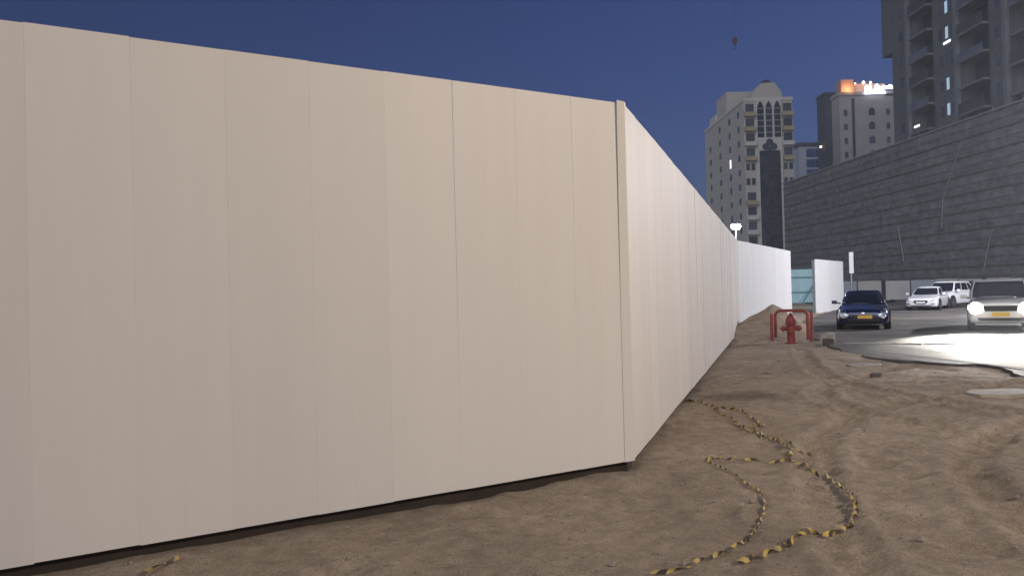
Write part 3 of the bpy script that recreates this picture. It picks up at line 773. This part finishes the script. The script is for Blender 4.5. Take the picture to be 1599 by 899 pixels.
# ------------------------------------------------------------------ scaffolded building under nets
sb = thing('scaffolded_building', 'wide low building under construction wrapped in dark grey scaffold nets', 'building', (0, 0, 0))
def nx_(y): return 58.2 + (54.4-58.2)*(y-85)/60.0          # plane of the nets
NB, NL, H0, LH = 33, 9, 1.2, 2.3
ya, yb = 68.0, 149.0
MB().prism([(nx_(ya)+1.6, ya), (110, ya), (110, yb), (nx_(yb)+1.6, yb)], 'z', -.2, 21.6).build('core_wall', 'core', sb)
bw = (yb-ya)/NB
def net_mesh(seed):
    r2 = random.Random(seed); N = 6; vs, fs = [], []
    for j in range(N+1):
        for i in range(N+1):
            u, v_ = i/N, j/N
            b = .10*math.sin(math.pi*v_)**.7* r2.uniform(.8, 1.1)
            b += .03*math.sin(u*2*math.pi*3+seed)*math.sin(math.pi*v_)
            vs.append((-b, u*bw, v_*LH+(.06*math.sin(u*math.pi) if j == 0 else 0)))
    for j in range(N):
        for i in range(N): q = j*(N+1)+i; fs.append((q, q+1, q+N+2, q+N+1))
    me = MB().add(vs, fs).mesh('net_panel', 'net', True); return me
nms = [net_mesh(s) for s in range(6)]
aw = math.atan2(nx_(yb)-nx_(ya), yb-ya)
for i in range(NB):
    y = ya+i*bw
    for j in range(NL):
        o = obj('net_panel', nms[rng.randrange(6)], sb, (nx_(y)+rng.uniform(-.015, .015), y, H0+j*LH), -aw)
for j in range(NL+1):
    z = H0+j*LH+.02
    MB().tube([(nx_(ya)-.16, ya, z), (nx_(105)-.16, 105, z+.05), (nx_(yb)-.16, yb, z)], .075 if j < NL else .12, 6).build('scaffold_ledger', 'ledger' if j < NL else 'brace', sb)
for j in range(NL):
    z = H0+j*LH+1.1
    MB().tube([(nx_(ya)-.2, ya, z), (nx_(92)-.2, 92, z+.04), (nx_(121)-.2, 121, z-.03), (nx_(yb)-.2, yb, z)], .035, 5).build('guard_rail', 'ledger', sb)
pm = MB().tube([(0, 0, -.2), (0, 0, H0+NL*LH+.6)], .045, 6).mesh('scaffold_pole', 'galv')
for i in range(0, NB+1):
    y = ya+i*bw; obj('scaffold_pole', pm, sb, (nx_(y)+.12, y, 0))
for (y0, z0), (y1, z1) in (((99.5, 12.3), (95.3, 19.4)), ((99.8, 8.8), (99.4, 12.4)), ((108.6, 4.8), (109.8, 10.0)), ((92, 3), (90.5, 7.5))):
    MB().tube([(nx_(y0)-.3, y0, z0), (nx_(y1)-.3, y1, z1)], .06, 6).build('scaffold_brace', 'brace', sb)

# ------------------------------------------------------------------ tower above the nets
tw = thing('tower_building', 'dark unfinished concrete tower with balconies rising above the scaffold nets', 'building', (0, 0, 0))
TX, Y0, Y1, TZ = 60.4, 76.0, 118.0, 66.0
FH = 3.5; Z0 = 20.0
rec = [(76.5, 82.0), (83.2, 89.2), (94.2, 99.6), (106.6, 111.6)]       # recessed bays
prev = Y0
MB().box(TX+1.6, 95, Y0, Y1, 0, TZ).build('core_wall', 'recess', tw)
for a, b in rec+[(Y1, Y1)]:
    if a-prev > .1: MB().box(TX, TX+1.59, prev, a, 10, TZ).build('wall', 'tower_c', tw)
    prev = b
for a in (90.6, 100.6, 112.9):
    MB().box(TX-.55, TX-.003, a-.32, a+.32, 10, TZ).build('pilaster', 'tower_p', tw)
nf = int((TZ-Z0)/FH)
win = MB().box(-.02, .03, -.42, .42, 0, 1.5).mesh('window', 'fglass')
winL = MB().box(-.02, .03, -.30, .30, 0, 1.6).mesh('window', 'lit_cold')
sl_ = MB().box(-.9, 1.58, 0, 1, -.14, .14).mesh('balcony_slab', 'slab_e')
for k in range(nf+1):
    z = Z0+k*FH
    for bi, (a, b) in enumerate(rec):
        deep = (k+bi) % 3 == 0
        o = obj('balcony_slab', sl_, tw, (TX, a+.004, z)); o.scale = (1, b-a-.008, 1)
        if deep:
            MB().box(TX-.9, TX-.78, a+.1, b-.1, z+.142, z+1.5).build('parapet', 'darkclad', tw)
        elif (k+bi) % 2: MB().box(TX-.86, TX-.80, a+.1, b-.1, z+.142, z+1.1).build('railing', 'galv', tw)
    for y in (103.2,):
        lit = k in (1, 3, 5, 7) or k == 2
        obj('window', winL if k in (1, 2, 4, 5) else win, tw, (TX-.012, y, z+1.0))
    for y in (92.6, 102.0, 104.6, 113.9, 115.2): obj('window', win, tw, (TX-.012, y, z+1.0))
    MB().box(TX-.06, TX-.004, Y0, 82.9, z-.2, z+.2).build('floor_band', 'slab_e', tw) if False else None
MB().box(TX+.3, 90, 118.003, 121.6, 38.0, TZ).build('upper_bay', 'tower_c', tw)
MB().box(TX-.12, TX-.02, 102.3, 103.9, 34.3, 34.6).build('tube_light', 'lit_bright', tw)
MB().box(TX-.12, TX-.02, 110.6, 112.0, 24.6, 24.9).build('tube_light', 'lit_bright', tw)

# ------------------------------------------------------------------ cream tower block
cb = thing('apartment_tower', 'cream high-rise with tall arched glass strip and trefoil crest, standing behind the hoarding', 'building', (0, 0, 0))
CX0, CX1, CY, CYB, CZ = 53.2, 64.2, 170.0, 204.0, 43.6
MB().box(CX0, CX1, CY, CYB, 0, CZ).build('wall', 'cream', cb)
MB().box(CX0-.15, CX1+.15, CY-.15, CYB+.15, CZ, CZ+.7).build('parapet', 'cream2', cb)
MB().box(CX0+.3, CX1-1.5, 184, 193, CZ+.7, CZ+5.8).build('penthouse', 'cream', cb)
MB().box(CX0+.05, CX0+4, 193, 199, CZ+.7, CZ+2.4).build('penthouse', 'cream2', cb)
MB().prism([(55.2,CZ+.7),(62.4,CZ+.7),(62.2,CZ+2.3),(60.6,CZ+4.4),(57.6,CZ+4.2),(55.8,CZ+2.2)], 'y', 171, 176).build('roof_block', 'cream', cb)
MB().lathe([(1.1, CZ+4.2), (1.1, CZ+5.0), (.7, CZ+5.5), (.1, CZ+5.7)], 12, at=(59.6, 173.5, 0)).build('water_tank', 'darkclad', cb)
FL = 3.32
# central bay: frame, panes, crest
MB().box(55.9, 61.6, CY-.35, CY-.003, 0, CZ+.5).build('central_bay', 'cream2', cb)
for k in range(3):
    x = 56.85+k*1.9
    strip = MB().prism([(x-.72, 35.3), (x+.72, 35.3), (x+.72, 42.0), (x+.4, 42.9), (x, 43.5), (x-.4, 42.9), (x-.72, 42.0)], 'y', CY-.43, CY-.352).build('arched_window', 'fglass2', cb)
    for q in range(5):
        MB().box(x-.72, x+.72, CY-.50, CY-.432, 36.3+q*1.35, 36.45+q*1.35).build('transom', 'palegrey', strip)
pane = MB().box(-.43, .43, -.03, .03, -.62, .62).mesh('pane', 'fglass2')
gw = MB().box(56.4, 61.1, CY-.40, CY-.352, 0, 32.3).build('glass_wall', 'darkclad', cb)
for r_ in range(24):
    for c_ in range(5):
        obj('pane', pane, gw, (56.87+c_*.94, CY-.43, 31.6-r_*1.34))
for cx, cz in ((58.75, 34.2), (57.85, 33.15), (59.65, 33.15)):
    MB().lathe([(.78, CY-.46), (.78, CY-.36)], 18, 'y', (cx, 0, cz)).build('crest_window', 'fglass', cb)
MB().box(58.2, 59.3, CY-.44, CY-.36, 32.3, 33.2).build('crest_window', 'fglass', cb)
# flanking bays: balconies and windows
bal = MB().box(-1.25, 1.25, -.9, -.003, 0, .95).mesh('balcony', 'ochre')
bal2 = MB().box(-1.25, 1.25, -.9, -.003, 0, .95).mesh('balcony', 'cream2')
opn = MB().box(-.95, .95, -.06, .05, 0, 1.75).mesh('balcony_door', 'fglass')
w2 = MB().box(-.42, .42, -.06, .05, 0, 1.5).mesh('window', 'fglass')
for k in range(13):
    z = 41.0-k*FL
    if z < 0: break
    for sx in (54.45, 62.95):
        if k in (4, 5):
            for d in (-.6, .6): obj('window', w2, cb, (sx+d, CY, z+.3))
        else:
            obj('balcony_door', opn, cb, (sx+.1, CY, z+.2)); obj('balcony', bal if k in (0, 1, 3, 6) else bal2, cb, (sx, CY, z-.95))
sw = MB().box(-.06, .05, -.75, .75, 0, 1.45).mesh('window', 'fglass')
swl = MB().box(-.06, .05, -.5, .5, 0, 2.0).mesh('window', 'lit_bright')
for k in range(12):
    z = 40.6-k*FL
    for i, y in enumerate((174.0, 181.0, 189.5, 198.5)):
        if i == 3 and k == 0: continue
        if (i, k) == (1, 3):
            obj('window', swl, cb, (CX0, y, z-.4)); continue
        obj('window', sw, cb, (CX0, y, z))
MB().box(64.0, 64.15, CY-.2, CY-.05, 22.6, 24.2).build('tube_light', 'lit_bright', cb)

# ------------------------------------------------------------------ other far buildings
gb = thing('glass_block', 'low blue glass office block with pale frame between the towers', 'building', (0, 0, 0))
MB().box(96.2, 112, 250, 254, 0, 48).build('wall', 'palegrey', gb)
MB().box(95.6, 112.6, 249.3, 254.5, 48, 49).build('roof', 'darkclad', gb)
gp = MB().box(-1.4, 1.4, -.1, .02, -1.35, 1.35).mesh('pane', 'blueglass')
for r_ in range(8):
    for c_ in range(4): obj('pane', gp, gb, (100.0+c_*2.95, 249.95, 45.6-r_*3.4))
db = thing('dark_tower', 'slim dark tower next to the blue glass block, one small light on', 'building', (0, 0, 0))
MB().box(92.7, 103, 220, 226, 0, 57).build('wall', 'darkclad', db)
MB().box(92.5, 103.2, 219.8, 226.2, 57, 57.9).build('parapet', 'darkclad', db)
dp = MB().box(-.6, .6, -.06, .02, -.7, .7).mesh('window', 'fglass')
for r_ in range(12):
    for c_ in range(3): obj('window', dp, db, (93.8+c_*1.6, 219.97, 54.5-r_*3.4))
MB().lathe([(.28, 92.35), (.28, 92.65)], 10, 'x', (0, 223.5, 42.7)).build('wall_lamp', 'lamp_warm', db)
hb = thing('hotel_tower', 'beige hotel tower with glowing white rooftop sign and orange lit crown', 'building', (0, 0, 0))
HX0, HX1, HY = 83.6, 112.0, 190.0
MB().box(HX0, HX1, HY, 194.5, 0, 49.3).build('wall', 'beige_b', hb)
MB().box(HX0-.25, HX1+.25, HY-.25, 194.75, 49.3, 50.1).build('parapet', 'beige_b', hb)
cr = MB().box(84.6, 87.8, 191, 194, 50.1, 53.6).build('crown', 'warmstone', hb)
MB().box(87.8, 96.5, 192.5, 194.2, 50.1, 52.8).build('crown', 'warmstone', hb)
MB().box(86.7, 87.4, HY-.09, HY-.003, 0, 48.5).build('stair_strip', 'fglass', hb)
hw = MB().prism([(-.75,0),(.75,0),(.75,1.3),(.45,1.75),(0,1.95),(-.45,1.75),(-.75,1.3)], 'y', -.10, .02).mesh('window', 'fglass')
hv = MB().box(-.45, .45, -.08, .02, 0, 1.5).mesh('window', 'fglass')
for k in range(13):
    z = 44.2-k*3.55
    obj('window', hw, hb, (91.7, HY, z)); obj('window', hw, hb, (100.5, HY, z))
    obj('window', hv, hb, (85.1, HY, z)); obj('window', hv, hb, (95.8, HY, z))
# illegible glowing two-row sign: letter bodies on a rail
sg = thing('rooftop_sign', 'glowing white two-line letter sign on the hotel tower roof edge', 'sign', (0, 0, 0))
MB().box(89.8, 97.8, HY-.62, HY-.5, 49.2, 49.35).build('rail', 'dark_steel', sg)
for x in (90.5, 93.6, 97.0): MB().box(x-.06, x+.06, HY-.55, HY-.26, 49.21, 49.34).build('bracket', 'dark_steel', sg)
x = 89.9; q = 0
for wd, ht in ((.75, 1.0), (.6, .95), (.6, .9), (.55, 1.0), (.6, .9), (.5, .9), (.6, .85), (.45, .8), (.4, .55)):
    MB().prism([(x,49.352),(x+wd*.32,49.352),(x+wd*.5,49.352+ht*1.15*.3),(x+wd*.66,49.352),(x+wd*.92,49.352),(x+wd*.92,49.352+ht*1.15),(x+wd*.1,49.352+ht*1.15)], 'y', HY-.75, HY-.45).build('letter', 'sign_lit', sg); x += wd
for x0, x1, z0, z1 in ((89.95, 90.6, 50.55, 51.6), (90.75, 91.5, 50.55, 51.6), (92.4, 93.4, 50.75, 51.8), (93.6, 94.3, 50.55, 51.2), (94.33, 94.8, 50.55, 51.5), (94.83, 95.5, 50.55, 51.35), (95.53, 96.8, 50.55, 51.6)):
    c = (x0+x1)/2; MB().prism([(x0,z0),(x1,z0),(x1,z0+(z1-z0)*.6),(c+.12,z1),(c-.12,z1),(x0,z0+(z1-z0)*.6)], 'y', HY-.75, HY-.45).build('letter', 'sign_lit', sg)
MB().box(90.0, 96.6, HY-.55, HY-.50, 50.44, 50.548).build('rail', 'dark_steel', sg)
for x, r in ((89.0, .16), (91.1, .34), (92.9, .28)):
    b = MB().lathe([(r*.5, 52.82), (r, 52.82+r*.6), (r, 52.82+r*1.3), (r*.4, 52.82+r*2)], 12, at=(x, 192.6, 0)).build('roof_lamp', 'lamp_warm', hb, True)
    l = bpy.data.lights.new('roof_light', 'POINT'); l.energy = 90; l.color = (1, .45, .2); l.shadow_soft_size = .3
    o = bpy.data.objects.new('roof_light', l); col.objects.link(o); o.parent = hb; o.location = (x, 191.9, 53.6)
l = bpy.data.lights.new('roof_light', 'POINT'); l.energy = 420; l.color = (1, .42, .2); l.shadow_soft_size = .3
o = bpy.data.objects.new('roof_light', l); col.objects.link(o); o.parent = hb; o.location = (86.2, 189.6, 51.0)

# ------------------------------------------------------------------ tower crane with hanging hook block
cr = thing('tower_crane', 'rust coloured crane hook block hanging on a cable in the sky beside the cream high-rise', 'crane', (106, 152, 0))
def lattice(a, b, s, n):
    a, b = Vector(a), Vector(b); d = (b-a).normalized(); u = d.orthogonal().normalized(); v = d.cross(u); mb = MB()
    cs = [u*s+v*s, u*-s+v*s, u*-s-v*s, u*s-v*s]
    for c in cs: mb.tube([a+c, b+c], .12, 4)
    for i in range(n):
        p, q = a.lerp(b, i/n), a.lerp(b, (i+1)/n)
        for k in range(4): mb.tube([p+cs[k], q+cs[(k+1) % 4]], .06, 4)
    return mb
lattice((0, 0, 0), (0, 0, 90), .9, 30).build('mast', 'crane', cr)
jd = Vector((36.5-106, 120-152, 0)); jl = jd.length; jd.normalize()
lattice((0, 0, 88), (jd*(jl+8)).to_tuple()[:2]+(88,), .7, 36).build('jib', 'crane', cr)
lattice((0, 0, 88), (jd*-18).to_tuple()[:2]+(88,), .7, 8).build('counter_jib', 'crane', cr)
hx_, hy_ = (jd*jl).x, (jd*jl).y
MB().tube([(hx_, hy_, 87.2), (hx_, hy_, 41.4)], .02, 5).build('cable', 'dark_steel', cr)
hk = MB().prism([(-.42,.55),(-.3,.95),(.3,.95),(.42,.55),(.34,-.1),(.16,-.45),(-.16,-.45),(-.34,-.1)], 'y', -.22, .22).build('hook_block', 'crane', cr, loc=(hx_, hy_, 40.7)); hk.scale = (.8, .8, .8)
MB().tube([(0,0,-.4),(0,0,-.75),(.22,0,-.95),(.26,0,-1.2),(.05,0,-1.38),(-.2,0,-1.25),(-.24,0,-1.08)], .07, 6).build('hook', 'dark_steel', hk)

# ------------------------------------------------------------------ dusty evening air
hm = bpy.data.materials.new('haze'); hm.use_nodes = True
hn = hm.node_tree; hn.nodes.remove(hn.nodes["Principled BSDF"])
pv = hn.nodes.new("ShaderNodeVolumePrincipled"); pv.inputs["Color"].default_value = (0.80, 0.86, 1.0, 1); pv.inputs["Density"].default_value = HAZE
hn.links.new(pv.outputs[0], hn.nodes["Material Output"].inputs["Volume"])
MATS['haze'] = hm
tag(MB().box(-620, 620, -620, 620, -1.6, 96).build('haze', 'haze'), kind='stuff')
